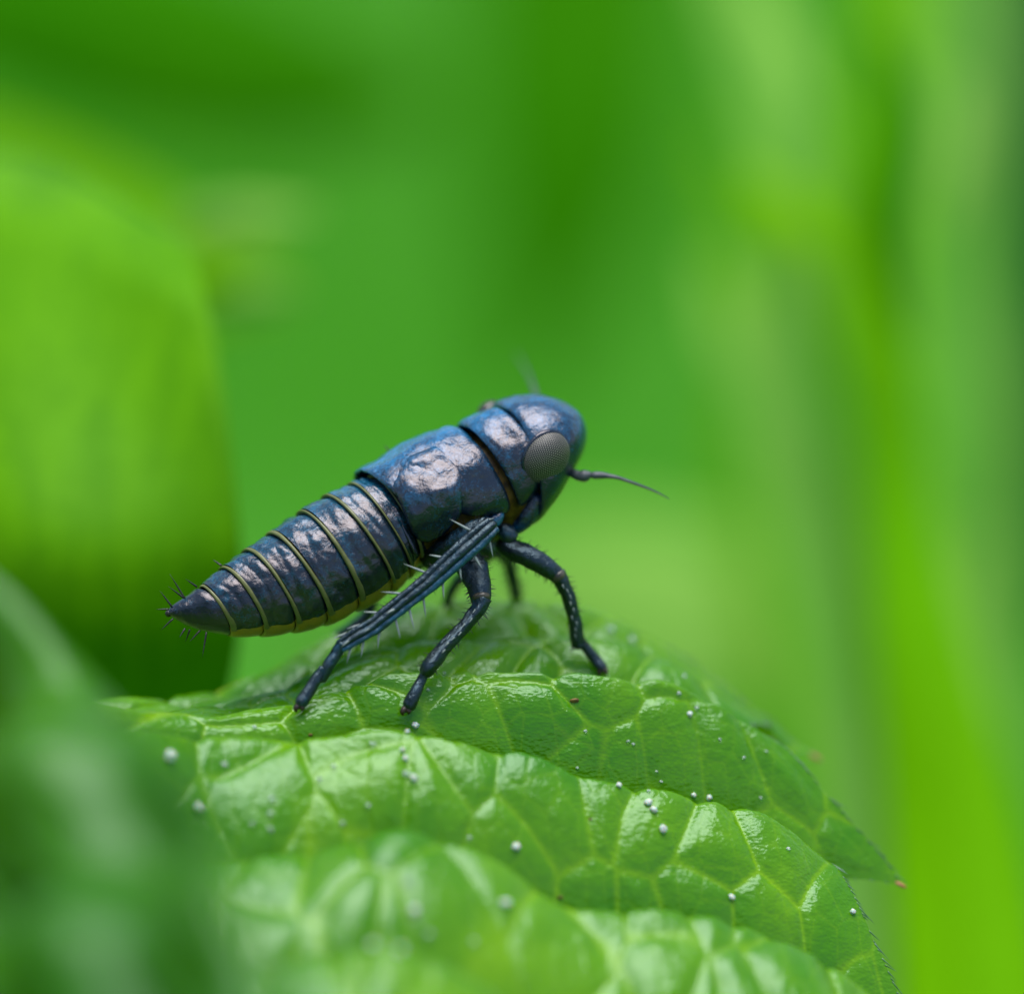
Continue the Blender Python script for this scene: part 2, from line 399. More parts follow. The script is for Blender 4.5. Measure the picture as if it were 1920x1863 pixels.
ul = empty('upright_leaf', Vector(world(re_[-1]))); tag(ul, 'upright yellow green leaf with slanted edge and dark fibres close behind the insect tail', 'leaf')
o = mk('blade', np.array(V), gridfaces(50, 40), make_fibre(), ul, {'vein': np.zeros(len(V))}); sm = o.modifiers.new('thick', 'SOLIDIFY'); sm.thickness = .03
blade('broad_leaf', 'broad yellow green leaf hanging behind the upright leaf', [(-300, 330, -36), (-20, 430, -30), (230, 500, -25), (520, 540, -22)], [300, 320, 240, 25], M['bg_lime'], fold=.1, tilt=.4)
blade('leaf_tip', 'small jagged lime leaf tip beside the slanted edge', [(330, 500, -11), (400, 520, -10.5), (445, 535, -10)], [40, 42, 6], M['bg_lime'], tilt=.3)
blade('leaf_tip', 'pale yellow leaf tip reaching out of the lime leaf', [(380, 560, -14), (470, 550, -13), (560, 545, -12.5)], [30, 40, 8], M['bg_light'], tilt=.3)
blade('leaf_tip', 'pale lime leaf tip above the jagged one', [(340, 430, -15), (450, 410, -14), (590, 395, -14)], [50, 55, 10], M['bg_light'], tilt=.4)
blade('small_leaf', 'small lime leaf caught between the pale blade and the saturated blade', [(1400, 330, -17), (1470, 390, -16), (1560, 470, -15)], [30, 70, 20], M['bg_lime'], tilt=.4)
blade('small_leaf', 'painted whitish highlight, leaf shaped, high on the pale blade', [(1400, -60, -20), (1460, 60, -19), (1520, 200, -18)], [40, 60, 20], M['bg_light'], tilt=.4)  # pale leaf shape added to stand for a blurred highlight
blade('small_leaf', 'narrow whitish leaf low on the pale blade', [(1330, 480, -22), (1370, 620, -21), (1440, 780, -20)], [20, 55, 30], M['bg_light'], tilt=.4)
blade('small_leaf', 'small pale leaf before the dark gap', [(1780, 150, -22), (1800, 280, -21), (1760, 420, -20)], [30, 60, 20], M['bg_light'], tilt=.4)
blade('small_leaf', 'small pale leaf low beside the saturated blade', [(1860, 1000, -20), (1830, 1200, -19), (1880, 1420, -18)], [40, 80, 40], M['bg_light'], tilt=.4)
blade('broad_leaf', 'broad mid green leaf above the yellow green leaf', [(-300, -150, -40), (100, 0, -38), (500, 120, -36), (800, 190, -36)], [320, 380, 300, 80], M['bg_mid'], fold=.2, tilt=.3)
blade('broad_leaf', 'deep green leaf filling the gap behind the back of the insect', [(1130, -500, -60), (1080, -100, -58), (1060, 300, -56), (980, 760, -55)], [500, 480, 420, 60], M['bg_mid'], fold=.15, tilt=-.2)
blade('broad_leaf', 'pale green leaf spread low behind the head of the insect', [(600, 1250, -40), (900, 1180, -36), (1200, 1150, -34), (1500, 1200, -34), (1700, 1300, -34)], [150, 330, 380, 260, 60], M['bg_light'], fold=.1, tilt=.6)
blade('grass_blade', 'pale grass blade bending past the leaf tip', [(1330, -250, -27), (1440, 100, -24), (1500, 420, -21), (1470, 720, -19), (1530, 1000, -17), (1600, 1450, -14), (1640, 2000, -11)], [110, 110, 80, 110, 130, 90, 80], M['bg_pale'], 'grass', .2, .4)
blade('grass_blade', 'saturated green grass blade upright beside the pale blade', [(1680, -250, -24), (1660, 150, -21), (1630, 500, -18), (1670, 850, -16), (1720, 1200, -13), (1790, 1600, -11), (1830, 2000, -9)], [80, 105, 120, 100, 120, 170, 180], M['bg_yellow'], 'grass', .2, -.3)
blade('grass_blade', 'short dark green grass blade lying against the saturated blade', [(1640, 60, -15), (1690, 220, -14.5), (1660, 420, -14), (1700, 640, -14)], [20, 60, 55, 15], M['bg_mid'], 'grass', .2, .1)
blade('grass_blade', 'narrow green grass blade crossing behind the two wider blades', [(1360, 250, -32), (1430, 600, -30), (1400, 900, -28), (1450, 1250, -26), (1560, 1700, -24)], [40, 70, 60, 60, 40], M['bg_yellow'], 'grass', .2, .3)
blade('grass_blade', 'grey green grass blade at the dark gap', [(1800, -250, -38), (1830, 200, -34), (1800, 500, -31), (1850, 800, -28), (1830, 1200, -26), (1900, 1600, -24)], [100, 90, 70, 90, 90, 60], M['bg_pale'], 'grass', .2, .3)
blade('broad_leaf', 'dark blue green leaf beyond the grass blades', [(2010, -300, -55), (2000, 200, -55), (2010, 700, -55), (2020, 1250, -55)], [200, 260, 240, 100], M['bg_blue'], fold=.2, tilt=.2)
blade('broad_leaf', 'mid green leaf standing low behind the toothed leaf margin', [(1500, 2200, -24), (1600, 1800, -26), (1760, 1400, -29), (1850, 1050, -32)], [300, 300, 220, 30], M['bg_mid'], fold=.2, tilt=.2)

# out of focus leaf close to the lens, lower corner
blade('foreground_leaf', 'glossy crinkled leaf out of focus in front of the quilted leaf', [(-420, 1150, 3), (-150, 1360, 5), (60, 1590, 7), (230, 1790, 9), (400, 2050, 11)], [220, 270, 265, 235, 150], M['fg'], fold=.05, tilt=.4, wav=.22, n=60)
# ---------------------------------------------------------------- the leafhopper nymph
def wc(px): return -.5 - .2126 * (px - 760) / 200
NT = 72
TH = np.linspace(0, 2 * math.pi, NT, endpoint=False)     # 0 top outline, 90 deg facing, 180 bottom outline
class Ring:
    def __init__(s, T, B, bulge, hw, dw=0.):
        s.T, s.B, s.b, s.h = np.array(T, float), np.array(B, float), bulge, hw
        s.w = wc((s.T[0] + s.B[0]) / 2) + dw
def lerp_ring(a, b, f):
    r = Ring(a.T * (1 - f) + b.T * f, a.B * (1 - f) + b.B * f, a.b * (1 - f) + b.b * f, a.h * (1 - f) + b.h * f)
    r.w = a.w * (1 - f) + b.w * f
    return r
def ring_pts(r, th, scale=1.0, shift=0.0):
    C = (r.T + r.B) / 2; U = (r.T - r.B) / 2; L = np.linalg.norm(U)
    N = np.array((-U[1], U[0])) / L
    if N[0] < 0: N = -N
    c, s = np.cos(th), np.sin(th)
    c = np.sign(c) * abs(c) ** .94; s = np.sign(s) * abs(s) ** .94
    scale = np.asarray(scale); px = C[0] + scale * (c * U[0] + s * r.b * N[0]) + shift * N[0]; py = C[1] + scale * (c * U[1] + s * r.b * N[1]) + shift * N[1]
    ww = r.w + scale * s * r.h
    k = (D - ww) / D
    return np.stack([(px - 960) / 200 * k, (931.5 - py) / 200 * k, ww], -1)
def rings_at(keys, t):
    t = max(0, min(len(keys) - 1 - 1e-6, t)); i = int(t); return lerp_ring(keys[i], keys[i + 1], t - i)
def dent(V, amp, f, seed=0.):
    n = np.array([noise.noise(Vector(p * f) + Vector((seed, 0, 0))) + .5 * noise.noise(Vector(p * f * 2.3) + Vector((0, seed, 0))) for p in V])
    return n * amp
def push(V, center, amount):
    d = V - center; d /= np.linalg.norm(d, axis=1)[:, None] + 1e-9
    return V + d * amount[:, None]
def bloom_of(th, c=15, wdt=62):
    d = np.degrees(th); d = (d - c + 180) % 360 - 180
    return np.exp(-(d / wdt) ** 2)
hopper = empty('leafhopper_nymph', Vector(world(P(820, 1340, -.4))))
tag(hopper, 'dark blue leafhopper nymph with olive banded abdomen and grey eyes standing on the leaf', 'insect')

# abdomen: telescoping rings, tail first
BANDS = [Ring((374, 1100), (431, 1192), 13, .25), Ring((411, 1065), (492, 1192), 21, .33), Ring((455, 1032), (552, 1185), 25, .42),
         Ring((499, 1001), (612, 1172), 27, .485), Ring((558, 960), (670, 1146), 28, .53), Ring((604, 930), (734, 1112), 27, .55),
         Ring((652, 907), (768, 1085), 25, .54), Ring((690, 893), (785, 1060), 24, .50), Ring((735, 880), (815, 1040), 22, .46)]
TLO, THI = R_(-150), R_(147)
for k in range(8):
    post, ant = BANDS[k], BANDS[k + 1]
    prof = [(-.10, .91), (0.0, .935), (.12, .972), (.35, 1.0), (.6, 1.005), (.8, 1.005), (.84, 1.005)]
    tt = np.array([p[0] for p in prof]); sc = np.array([p[1] for p in prof])
    ts = np.linspace(-.06, .86, 18); th = np.linspace(TLO, THI, 88)
    V, A = [], []
    for tq in ts:
        r = lerp_ring(ant, post, max(0, tq)); s = np.interp(tq, tt, sc)
        q = ring_pts(r, th, s, 0 if tq >= 0 else 6); cen = q.mean(0)
        am = dent(q, .022, 6, k * 3.1) * min(1, max(0, (tq + .05) * 5)) * (1 if tq < .8 else .4)
        # a soft transverse crease
        am -= .008 * np.exp(-((tq - .5 - .12 * np.sin(th * 3 + k)) / .08) ** 2)
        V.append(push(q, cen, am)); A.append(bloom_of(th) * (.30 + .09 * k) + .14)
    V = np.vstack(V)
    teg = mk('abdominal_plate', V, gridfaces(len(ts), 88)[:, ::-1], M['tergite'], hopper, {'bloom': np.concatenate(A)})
    # olive hind margin, rolled at its edge
    V = []; thb = np.linspace(R_(-150), R_(152), 80)
    t0 = .895 + .022 * np.sin(2.3 * thb + k * 1.7) - .05 * np.clip((np.degrees(thb) - 95) / 50, 0, 1)
    pa, pp = ant, post
    for a, s in ((-.25, .995), (0, 1.006), (.2, 1.012), (.5, 1.014), (.8, 1.010), (.97, .998), (1.0, .975), (.8, .95), (0, .93)):
        tq = t0 + (.985 - t0) * a; tq = tq[:, None]
        V.append(ring_pts(pa, thb, s) * (1 - tq) + ring_pts(pp, thb, s) * tq)
    mk('olive_margin', np.vstack(V), gridfaces(9, 80)[:, ::-1], M['band'], teg)
    V = []; BS = np.interp(np.linspace(143, 225, 30), [143, 147, 160], [.95, .975, 1.02])
    for tq, s in ((-.02, .92), (.1, .965), (.4, 1.0), (.75, 1.01), (.93, 1.0), (1.0, .95), (.95, .9)):
        V.append(ring_pts(lerp_ring(ant, post, max(0, tq)), np.linspace(R_(143), R_(225), 30), s * BS))
    mk('belly_plate', np.vstack(V), gridfaces(7, 28)[:, ::-1], M['belly'], hopper)
# tail cone
TAIL = [Ring((378, 1104), (428, 1190), 13, .235), Ring((366, 1103), (404, 1187), 10, .21), Ring((346, 1119), (372, 1180), 7, .15), Ring((330, 1130), (346, 1170), 5, .10), Ring((318, 1139), (325, 1158), 2, .05), Ring((314, 1146), (316, 1152), 0, .02)]
V, A = [], []
for tq in np.linspace(0, 5, 26):
    r = rings_at(TAIL, tq); q = ring_pts(r, TH); V.append(push(q, q.mean(0), dent(q, .008, 7, 9))); A.append(bloom_of(TH) * .2)
mk('tail_cone', np.vstack(V), gridfaces(26, NT, True)[:, ::-1], M['tergite'], hopper, {'bloom': np.concatenate(A)})
V, F = ellipsoid(P(316, 1150, wc(318)), np.eye(3) * .035, 8, 12); mk('tail_tip', V, F, M['bristle'], hopper)
for a, bq, dw in [((346, 1121), (324, 1085), .03), ((345, 1121), (321, 1103), .1), ((322, 1137), (304, 1113), .02), ((316, 1142), (297, 1142), .05), ((324, 1160), (306, 1177), .05),
                  ((347, 1178), (338, 1192), .1), ((356, 1180), (349, 1199), .1), ((375, 1182), (359, 1199), .12), ((387, 1185), (381, 1222), .15), ((369, 1100), (352, 1088), 0), ((415, 1060), (402, 1051), 0),
                  ((733, 850), (722, 836), -.2)]:
    w0 = wc(a[0]) + dw; V, F = cone(P(*a, w0), P(a[0] + (bq[0] - a[0]) * 1.25, a[1] + (bq[1] - a[1]) * 1.25, w0 + random.uniform(-.05, .05)), .010, 0, 6)
    mk('bristle', V, F, M['bristle'], hopper)

# thorax
CORE = [Ring((700, 905), (790, 1060), 24, .45), Ring((760, 870), (860, 1050), 26, .48), Ring((850, 825), (945, 1010), 28, .48), Ring((905, 795), (985, 972), 38, .47), Ring((940, 775), (1000, 960), 40, .47)]
V = []
for tq in np.linspace(0, 4, 26):
    q = ring_pts(rings_at(CORE, tq), TH, .965); V.append(push(q, q.mean(0), dent(q, .012, 6, 2)))
mk('thorax_core', np.vstack(V), gridfaces(26, NT, True)[:, ::-1], M['ochre'], hopper)
def plate(name, keys, t0, t1, lo, hi, prof, mat, nt=22, nth=84, bl=1.0, amp=.02, f=4.5, seed=0., thick=.02, parent=hopper, blc=15, blw=62):
    """shell over the back; lo/hi give the side limits in degrees along its length"""
    V, A = [], []
    for i, tq in enumerate(np.linspace(t0, t1, nt)):
        x = i / (nt - 1); r = rings_at(keys, tq); s = np.interp(x, [p[0] for p in prof], [p[1] for p in prof])
        th = np.linspace(R_(np.interp(x, [p[0] for p in lo], [p[1] for p in lo])), R_(np.interp(x, [p[0] for p in hi], [p[1] for p in hi])), nth)
        q = ring_pts(r, th, s); edgef = np.clip(np.minimum(np.arange(nth), nth - 1 - np.arange(nth)) / 8, 0, 1)
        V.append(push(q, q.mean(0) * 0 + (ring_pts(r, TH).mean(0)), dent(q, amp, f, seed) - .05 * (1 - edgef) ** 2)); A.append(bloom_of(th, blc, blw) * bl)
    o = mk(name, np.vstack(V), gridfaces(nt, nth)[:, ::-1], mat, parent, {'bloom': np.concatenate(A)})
    sm = o.modifiers.new('thick', 'SOLIDIFY'); sm.thickness = thick; sm.offset = -1
    return o
MESO = [Ring((670, 886), (800, 1040), 28, .55), Ring((735, 848), (858, 1028), 29, .60), Ring((790, 820), (908, 1012), 30, .60), Ring((845, 802), (955, 992), 31, .57)]
plate('mid_thorax_shield', MESO, 0, 3, [(0, -120), (1, -140)], [(0, 95), (.35, 112), (.6, 128), (.85, 138), (1, 140)],
      [(0, .985), (.04, 1.0), (.5, 1.015), (.9, 1.005), (.97, .98), (1, .945)], M['plate'], nt=30, nth=96, amp=.028, f=3.6, seed=4)
PRO = [Ring((859, 798), (970, 980), 32, .55), Ring((875, 786), (985, 968), 37, .56), Ring((912, 768), (1012, 940), 44, .55)]
plate('front_thorax_shield', PRO, -.0, 2, [(0, -120), (1, -120)], [(0, 146), (.5, 150), (1, 150)],
      [(0, .95), (.08, .985), (.3, 1.0), (.85, 1.0), (.96, .97), (1, .93)], M['plate'], nt=26, nth=96, amp=.026, f=4.0, seed=8)
# near and far wing pads, laid on the shield
dense = []
for tq in np.linspace(0, 3, 60):
    dense.append(ring_pts(rings_at(MESO, tq), np.linspace(0, math.pi, 90), 1.01))
dense = np.vstack(dense)
kd = kdtree.KDTree(len(dense))
dz = D / (D - dense[:, 2])
for i in range(len(dense)): kd.insert((dense[i, 0] * dz[i] * 200, -dense[i, 1] * dz[i] * 200, 0), i)
kd.balance()
def depth_on(px, py):
    r = kd.find_n((px - 960, py - 931.5, 0), 6); wgt = [1 / (x[2] + .5) for x in r]
    return sum(dense[x[1], 2] * g for x, g in zip(r, wgt)) / sum(wgt)
wl = smooth_poly([(704, 884), (727, 897), (742, 926), (757, 961), (771, 995), (785, 1013), (801, 1018)], 46)
wr = smooth_poly([(816, 836), (846, 864), (863, 884), (868, 908), (868, 940), (862, 968), (832, 1004)], 46)
V, A = [], []
for i in range(46):
    for j in range(40):
        a = j / 39; p = wl[i] * (1 - a) + wr[i] * a; v = i / 45
        lift = .02 + .05 * min(1, v * 2.2) * (1 - (2 * a - 1) ** 8)
        pt = P(p[0], p[1], depth_on(*p) + lift)
        pt = pt + np.array((0, .3, 1)) * float(dent(pt[None], .048, 3.4, 27)[0])
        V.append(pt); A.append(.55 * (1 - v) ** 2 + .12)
wp = mk('wing_pad', np.array(V), gridfaces(46, 40)[:, ::-1], M['plate'], hopper, {'bloom': A})
sm = wp.modifiers.new('thick', 'SOLIDIFY'); sm.thickness = .06; sm.offset = -1
V, F = ellipsoid(P(764, 1005, depth_on(770, 990) - .06), np.array([(.05, -.03, .0), (.085, .19, 0) * np.array((-1, 1, 1)), (0, 0, .07)]), 14, 20)
mk('side_lobe', V, F, M['tergite'], hopper, {'bloom': np.zeros(len(V))})

# head
HEAD = [Ring((932, 778), (994, 962), 42, .48), Ring((930, 757), (990, 986), 46, .57), Ring((964, 742), (1003, 978), 44, .60), Ring((1012, 741), (1026, 950), 36, .57), Ring((1058, 754), (1054, 908), 24, .47), Ring((1084, 774), (1080, 870), 12, .33), Ring((1097, 799), (1095, 840), 4, .15), Ring((1100, 817), (1099, 823), 0, .02)]
HS = np.linspace(0, 7, 46); V, A = [], []
hp = np.array([[*r.T, *r.B, r.b, r.h, r.w] for r in HEAD]); hs = smooth_poly(hp, 46)
for i in range(46):
    r = Ring(hs[i, 0:2], hs[i, 2:4], hs[i, 4], max(hs[i, 5], .01)); r.w = hs[i, 6]
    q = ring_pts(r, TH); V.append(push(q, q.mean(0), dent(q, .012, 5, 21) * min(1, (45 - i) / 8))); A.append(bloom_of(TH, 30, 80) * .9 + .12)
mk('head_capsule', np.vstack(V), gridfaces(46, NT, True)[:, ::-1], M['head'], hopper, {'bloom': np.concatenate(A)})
def eye(c, ax, freq=12, sub=4):
    """geodesic sphere whose lattice points become domed facets"""
    ph = (1 + 5 ** .5) / 2
    iv = np.array([(-1, ph, 0), (1, ph, 0), (-1, -ph, 0), (1, -ph, 0), (0, -1, ph), (0, 1, ph), (0, -1, -ph), (0, 1, -ph), (ph, 0, -1), (ph, 0, 1), (-ph, 0, -1), (-ph, 0, 1)], float)
    iv /= np.linalg.norm(iv[0])
    ft = [(0, 11, 5), (0, 5, 1), (0, 1, 7), (0, 7, 10), (0, 10, 11), (1, 5, 9), (5, 11, 4), (11, 10, 2), (10, 7, 6), (7, 1, 8), (3, 9, 4), (3, 4, 2), (3, 2, 6), (3, 6, 8), (3, 8, 9), (4, 9, 5), (2, 4, 11), (6, 2, 10), (8, 6, 7), (9, 8, 1)]
    m = freq * sub; V, F, A, idx = [], [], [], {}
    for a, bq, cq in ft:
        loc = {}
        for i in range(m + 1):
            for j in range(m + 1 - i):
                p = (iv[a] * (m - i - j) + iv[bq] * i + iv[cq] * j) / m; p = p / np.linalg.norm(p)
                key = tuple(np.round(p, 5))
                if key not in idx:
                    # distance to the nearest facet centre in lattice steps
                    best = 9
                    fi, fj = i / sub, j / sub
                    for ci in (math.floor(fi), math.floor(fi) + 1):
                        for cj in (math.floor(fj), math.floor(fj) + 1):
                            dx, dy = fi - ci, fj - cj; best = min(best, dx * dx + dy * dy + dx * dy)
                    hgt = max(0, 1 - best * 3.2)
                    idx[key] = len(V); V.append(c + (ax.T @ p) * (1 + .042 * hgt)); A.append(hgt)
                loc[i, j] = idx[key]
        for i in range(m):
            for j in range(m - i):
                F.append((loc[i, j], loc[i + 1, j], loc[i, j + 1]))
                if i + j < m - 1: F.append((loc[i + 1, j], loc[i + 1, j + 1], loc[i, j + 1]))
    return np.array(V), np.array(F), A
tr = np.array((.50, -.38, .775)); tr /= np.linalg.norm(tr)
e1 = np.array((.30, .93, .0)); e1 -= tr * e1.dot(tr); e1 /= np.linalg.norm(e1); e2 = np.cross(tr, e1)
ce = P(1025, 858, wc(983) + .535)
V, F, A = eye(ce, np.array([e1 * .245, e2 * .225, tr * .135]))
mk('compound_eye', V, F, M['eye'], hopper, {'facet': A})
V, F, A = eye(P(921, 780, wc(940) - .42), np.array([e1 * .15, e2 * .15, tr * .11]), 11, 2)
mk('compound_eye', V, F, M['eye'], hopper, {'facet': A})
an_ = np.linspace(0, 2 * math.pi, 41)
V, F = tube([ce - tr * .035 + e1 * .247 * math.cos(a) + e2 * .227 * math.sin(a) for a in an_], [.026 + .006 * math.sin(3 * a) for a in an_], 8, 90, cap=False)
mk('eye_rim', V, F, M['head'], hopper, {'bloom': np.full(len(V), .2)})
# antennae
w0 = wc(1060) + .30
an = empty('antenna', (0, 0, 0)); bpy.data.objects.remove(an)
V, F = tube([P(1066, 884, w0 - .05), P(1076, 888, w0), P(1086, 892, w0 + .02), P(1097, 892, w0 + .03), P(1108, 889, w0 + .04)], [.035, .045, .05, .058, .03], 14, 22)
ab = mk('antenna', V, F, M['antenna'], hopper)
V, F = tube([P(1106, 889, w0 + .04), P(1114, 891, w0 + .05), P(1125, 891, w0 + .06), P(1140, 892, w0 + .08)], [.022, .036, .036, .027], 12, 18)
mk('antenna_joint', V, F, M['antenna'], ab)
V, F = tube([P(1137, 892, w0 + .08), P(1160, 896, w0 + .1), P(1203, 911, w0 + .1), P(1230, 922, w0 + .1), P(1255, 935, w0 + .1)], [.026, .018, .013, .009, .004], 10, 30)
mk('antenna_whip', V, F, M['antenna'], ab)
w1 = wc(980) - .75
V, F = tube([P(1012, 765, w1 + .1), P(1003, 735, w1 - .3), P(990, 700, w1 - .9), P(968, 662, w1 - 1.7)], [.035, .025, .014, .006], 10, 22)
mk('antenna', V, F, M['antenna'], hopper)
# face and mouth parts under the head, near coxa
V, F = tube([P(1010, 930, wc(1000) + .33), P(990, 962, wc(1000) + .28), P(968, 985, wc(1000) + .22), P(950, 1000, wc(1000) + .1)], [.10, .11, .09, .05], 14, 18)
mk('cheek', V, F, M['head'], hopper, {'bloom': np.ones(len(V)) * .6})
V, F = tube([P(935, 985, wc(950) + .30), P(950, 1000, wc(950) + .33), P(960, 1012, wc(950) + .32)], [.07, .085, .075], 14, 14, rough=.2)
mk('coxa', V, F, M['leg'], hopper, {'bloom': np.ones(len(V)) * .3})
V, F = tube([P(905, 968, wc(900) + .40), P(925, 975, wc(900) + .42), P(940, 962, wc(900) + .42)], [.05, .07, .04], 14, 14, rough=.2)
mk('coxa', V, F, M['plate'], hopper, {'bloom': np.ones(len(V)) * .6})

# legs: each is femur > tibia > foot pieces
def hairs(pts, rad, n, side, ln=.05):
    s = smooth_poly(np.column_stack([np.asarray(pts), rad]), 60)
    for _ in range(n):
        i = random.randint(4, 55); t = s[i + 2, :3] - s[i - 2, :3]; t /= np.linalg.norm(t)
        pr = np.cross(t, (0, 0, 1.)); pr /= np.linalg.norm(pr); pr *= random.choice(side)
        p = s[i, :3] + pr * s[i, 3] * .95
        yield cone(p, p + pr * ln * random.uniform(.6, 1.2) + t * ln * random.uniform(0, .8), .004, 0, 5)
def joint_leg(name, segs, mat, foot=None, blm=.15):
    root = None
    for k, (nm, pts, rad, flat, ridg) in enumerate(segs):
        V, F = tube([P(*p) for p in pts], rad, 18, 30, flat, ridg, rough=.16)
        o = mk(nm, V, F, mat, hopper if root is None else root, {'bloom': np.full(len(V), blm)})
        if root is None: root = o
        if flat > .5:
            HVs, HFs, off = [], [], 0
            for V2, F2 in hairs([P(*p) for p in pts], rad, 40, (-1, 1), .06):
                HVs.append(V2); HFs += [tuple(i + off for i in f) for f in F2]; off += len(V2)
            if nm in ('femur', 'tibia'): tag(mk('fine_hairs', np.vstack(HVs), HFs, M['bristle'], hopper), kind='stuff')
    return root
def claws(px, py, w, root, sx=-1):
    for dx, dy in ((-8, 11), (5, 9)):
        V, F = tube([P(px, py - 4, w), P(px + dx * .9, py + dy * .35, w + .02), P(px + dx * .75, py + dy, w + .02)], [.036, .028, .006], 8, 12)
        mk('claw', V, F, M['claw'], root)
wm, _ = leaf_at(760, 1337); wf, _ = leaf_at(1131, 1262); wh, _ = leaf_at(562, 1330)
print('FEET', wm, wf, wh)
wm += .06; wf += .06; wh += .06
wfe = .0
lg = joint_leg('middle_leg', [
    ('femur', [(868, 1030, -.35), (884, 1062, -.2), (897, 1095, -.08), (902, 1126, 0)], [.13, .135, .115, .085], .8, .06),
    ('tibia', [(903, 1122, .0), (897, 1141, .03), (868, 1177, .1), (834, 1212, .18), (806, 1248, wm * .5 + .12), (795, 1262, wm * .7 + .05)], [.085, .07, .058, .064, .07, .056], .9, .10),
    ('foot', [(797, 1258, wm * .7 + .05), (789, 1276, wm * .85), (777, 1300, wm), (768, 1320, wm), (764, 1327, wm)], [.042, .05, .058, .062, .05], .9, 0)], M['leg'])
claws(762, 1330, wm, lg)
lg = joint_leg('front_leg', [
    ('femur', [(942, 1014, -.45), (955, 1026, -.40), (985, 1040, -.35), (1020, 1059, -.35), (1046, 1080, -.4)], [.085, .096, .10, .094, .072], .85, .06),
    ('tibia', [(1044, 1076, -.4), (1054, 1092, -.42), (1067, 1122, -.47), (1077, 1163, -.55), (1083, 1202, wf * .6 - .2), (1087, 1213, wf * .6 - .2)], [.076, .066, .058, .058, .062, .046], .9, .10),
    ('foot', [(1086, 1194, wf * .6 - .2), (1096, 1210, wf * .8 - .1), (1113, 1232, wf), (1127, 1250, wf), (1130, 1256, wf)], [.038, .046, .052, .056, .046], .9, 0)], M['leg'])
claws(1131, 1256, wf, lg)
# hind leg: long ridged tibia with two rows of spines
hk = .16
HT = [(924, 983, hk - .05), (905, 1000, hk), (860, 1040, hk + .05), (800, 1095, hk + .08), (752, 1132, hk + .1), (700, 1173, hk + .12), (660, 1197, hk + .14), (637, 1212, hk + .15)]
HR = [.075, .085, .084, .076, .070, .066, .064, .048]
lg = joint_leg('hind_leg', [
    ('femur', [(800, 1045, -.35), (840, 1030, -.15), (880, 1004, .02), (915, 985, .08)], [.12, .13, .12, .09], .8, 0),
    ('tibia', HT, HR, .75, .24),
    ('foot', [(642, 1205, hk + .15), (630, 1225, wh * .4 + .15), (615, 1250, wh * .6 + .1), (603, 1276, wh * .7 + .05)], [.05, .056, .052, .038], .9, .05),
    ('foot', [(606, 1252, wh * .6 + .1), (595, 1270, wh * .75 + .05), (578, 1297, wh * .95), (566, 1315, wh), (562, 1322, wh)], [.042, .05, .06, .064, .05], .9, 0)], M['leg'], blm=.3)
claws(562, 1324, wh, lg)
for sd_, off, rr_, bb in ((1, .062, .040, .1), (-1, .058, .040, .9)):
    c = smooth_poly([P(*p) for p in HT], 24); rs = smooth_poly(np.array(HR)[:, None], 24)[:, 0]; tt_ = np.gradient(c, axis=0); tt_ /= np.linalg.norm(tt_, axis=1)[:, None]
    pr = np.cross(tt_, np.array((0, 0, 1.))); pr *= np.sign(pr[:, 1:2]) * sd_
    V, F = tube(c + pr * (rs * .80)[:, None] + np.array((0, 0, .012)), rs * .46, 12, 50, rough=.2); mk('tibia_ridge', V, F, M['leg'], lg, {'bloom': np.full(len(V), bb)})
sp = smooth_poly([P(*p) for p in HT], 100); sr = smooth_poly(np.array(HR)[:, None], 100)[:, 0]
for i, side, dx, dy in [(18, 1, -32, -18), (33, 1, -20, -4), (40, 1, -34, -14), (54, 1, -30, -3), (66, 1, -22, -2), (76, 1, -22, 6), (86, 1, -20, 8),
                        (14, -1, 6, 26), (24, -1, 14, 22), (31, -1, 3, 20), (38, -1, 2, 26), (47, -1, 4, 30), (55, -1, 8, 32), (62, -1, 8, 30), (70, -1, -2, 28), (79, -1, -4, 26), (90, -1, -6, 24),
                        (6, 1, 16, -5), (60, 0, -12, 6), (72, 0, -11, 7), (80, 0, -11, 7), (88, 0, -10, 8)]:
    t = sp[min(i + 1, 99)] - sp[i - 1]; t /= np.linalg.norm(t); pr = np.cross(t, (0, 0, 1.)) * -1
    p = sp[i] + pr * sr[i] * 1.1 * (side if side else 0) * (1 if pr[1] > 0 else -1) + (np.array((0, 0, sr[i] * .72)) if side == 0 else 0)
    V, F = cone(p, p + np.array((dx, -dy, random.uniform(0, 8))) / 165, .014, 0, 7)
    mk('spine', V, F, M['spine'], lg)
for pts in ([(900, 1133, .05), (868, 1177, .12), (834, 1212, .2), (806, 1246, .2)], [(1052, 1088, -.37), (1067, 1122, -.42), (1077, 1163, -.5), (1083, 1200, -.6)]):
    sp2 = smooth_poly([P(*p) for p in pts], 40)
    for i in range(3, 39, 4):
        t = sp2[i + 1] - sp2[i - 1]; t /= np.linalg.norm(t); p = sp2[i] + np.array((0, 0, .045)) + np.cross(t, (0, 0, 1.)) * random.uniform(-.02, .02)
        V, F = cone(p, p + t * .045 + np.array((0, 0, .02)), .008, 0, 6); mk('bristle', V, F, M['spine'], hopper)
M['knee'] = make_membrane('tan_knee', (.012, .012, .010), (.07, .06, .04), .35)
for a, bq, r in (((1043, 1074, -.385), (1049, 1084, -.40), .079), ((902, 1117, -.01), (903, 1125, .01), .092), ((1083, 1190, -.62), (1086, 1200, -.64), .05)):
    V, F = tube([P(*a), P((a[0] + bq[0]) / 2, (a[1] + bq[1]) / 2, (a[2] + bq[2]) / 2), P(*bq)], [r * .90, r * .96, r * .88], 16, 8); mk('knee', V, F, M['knee'], hopper)
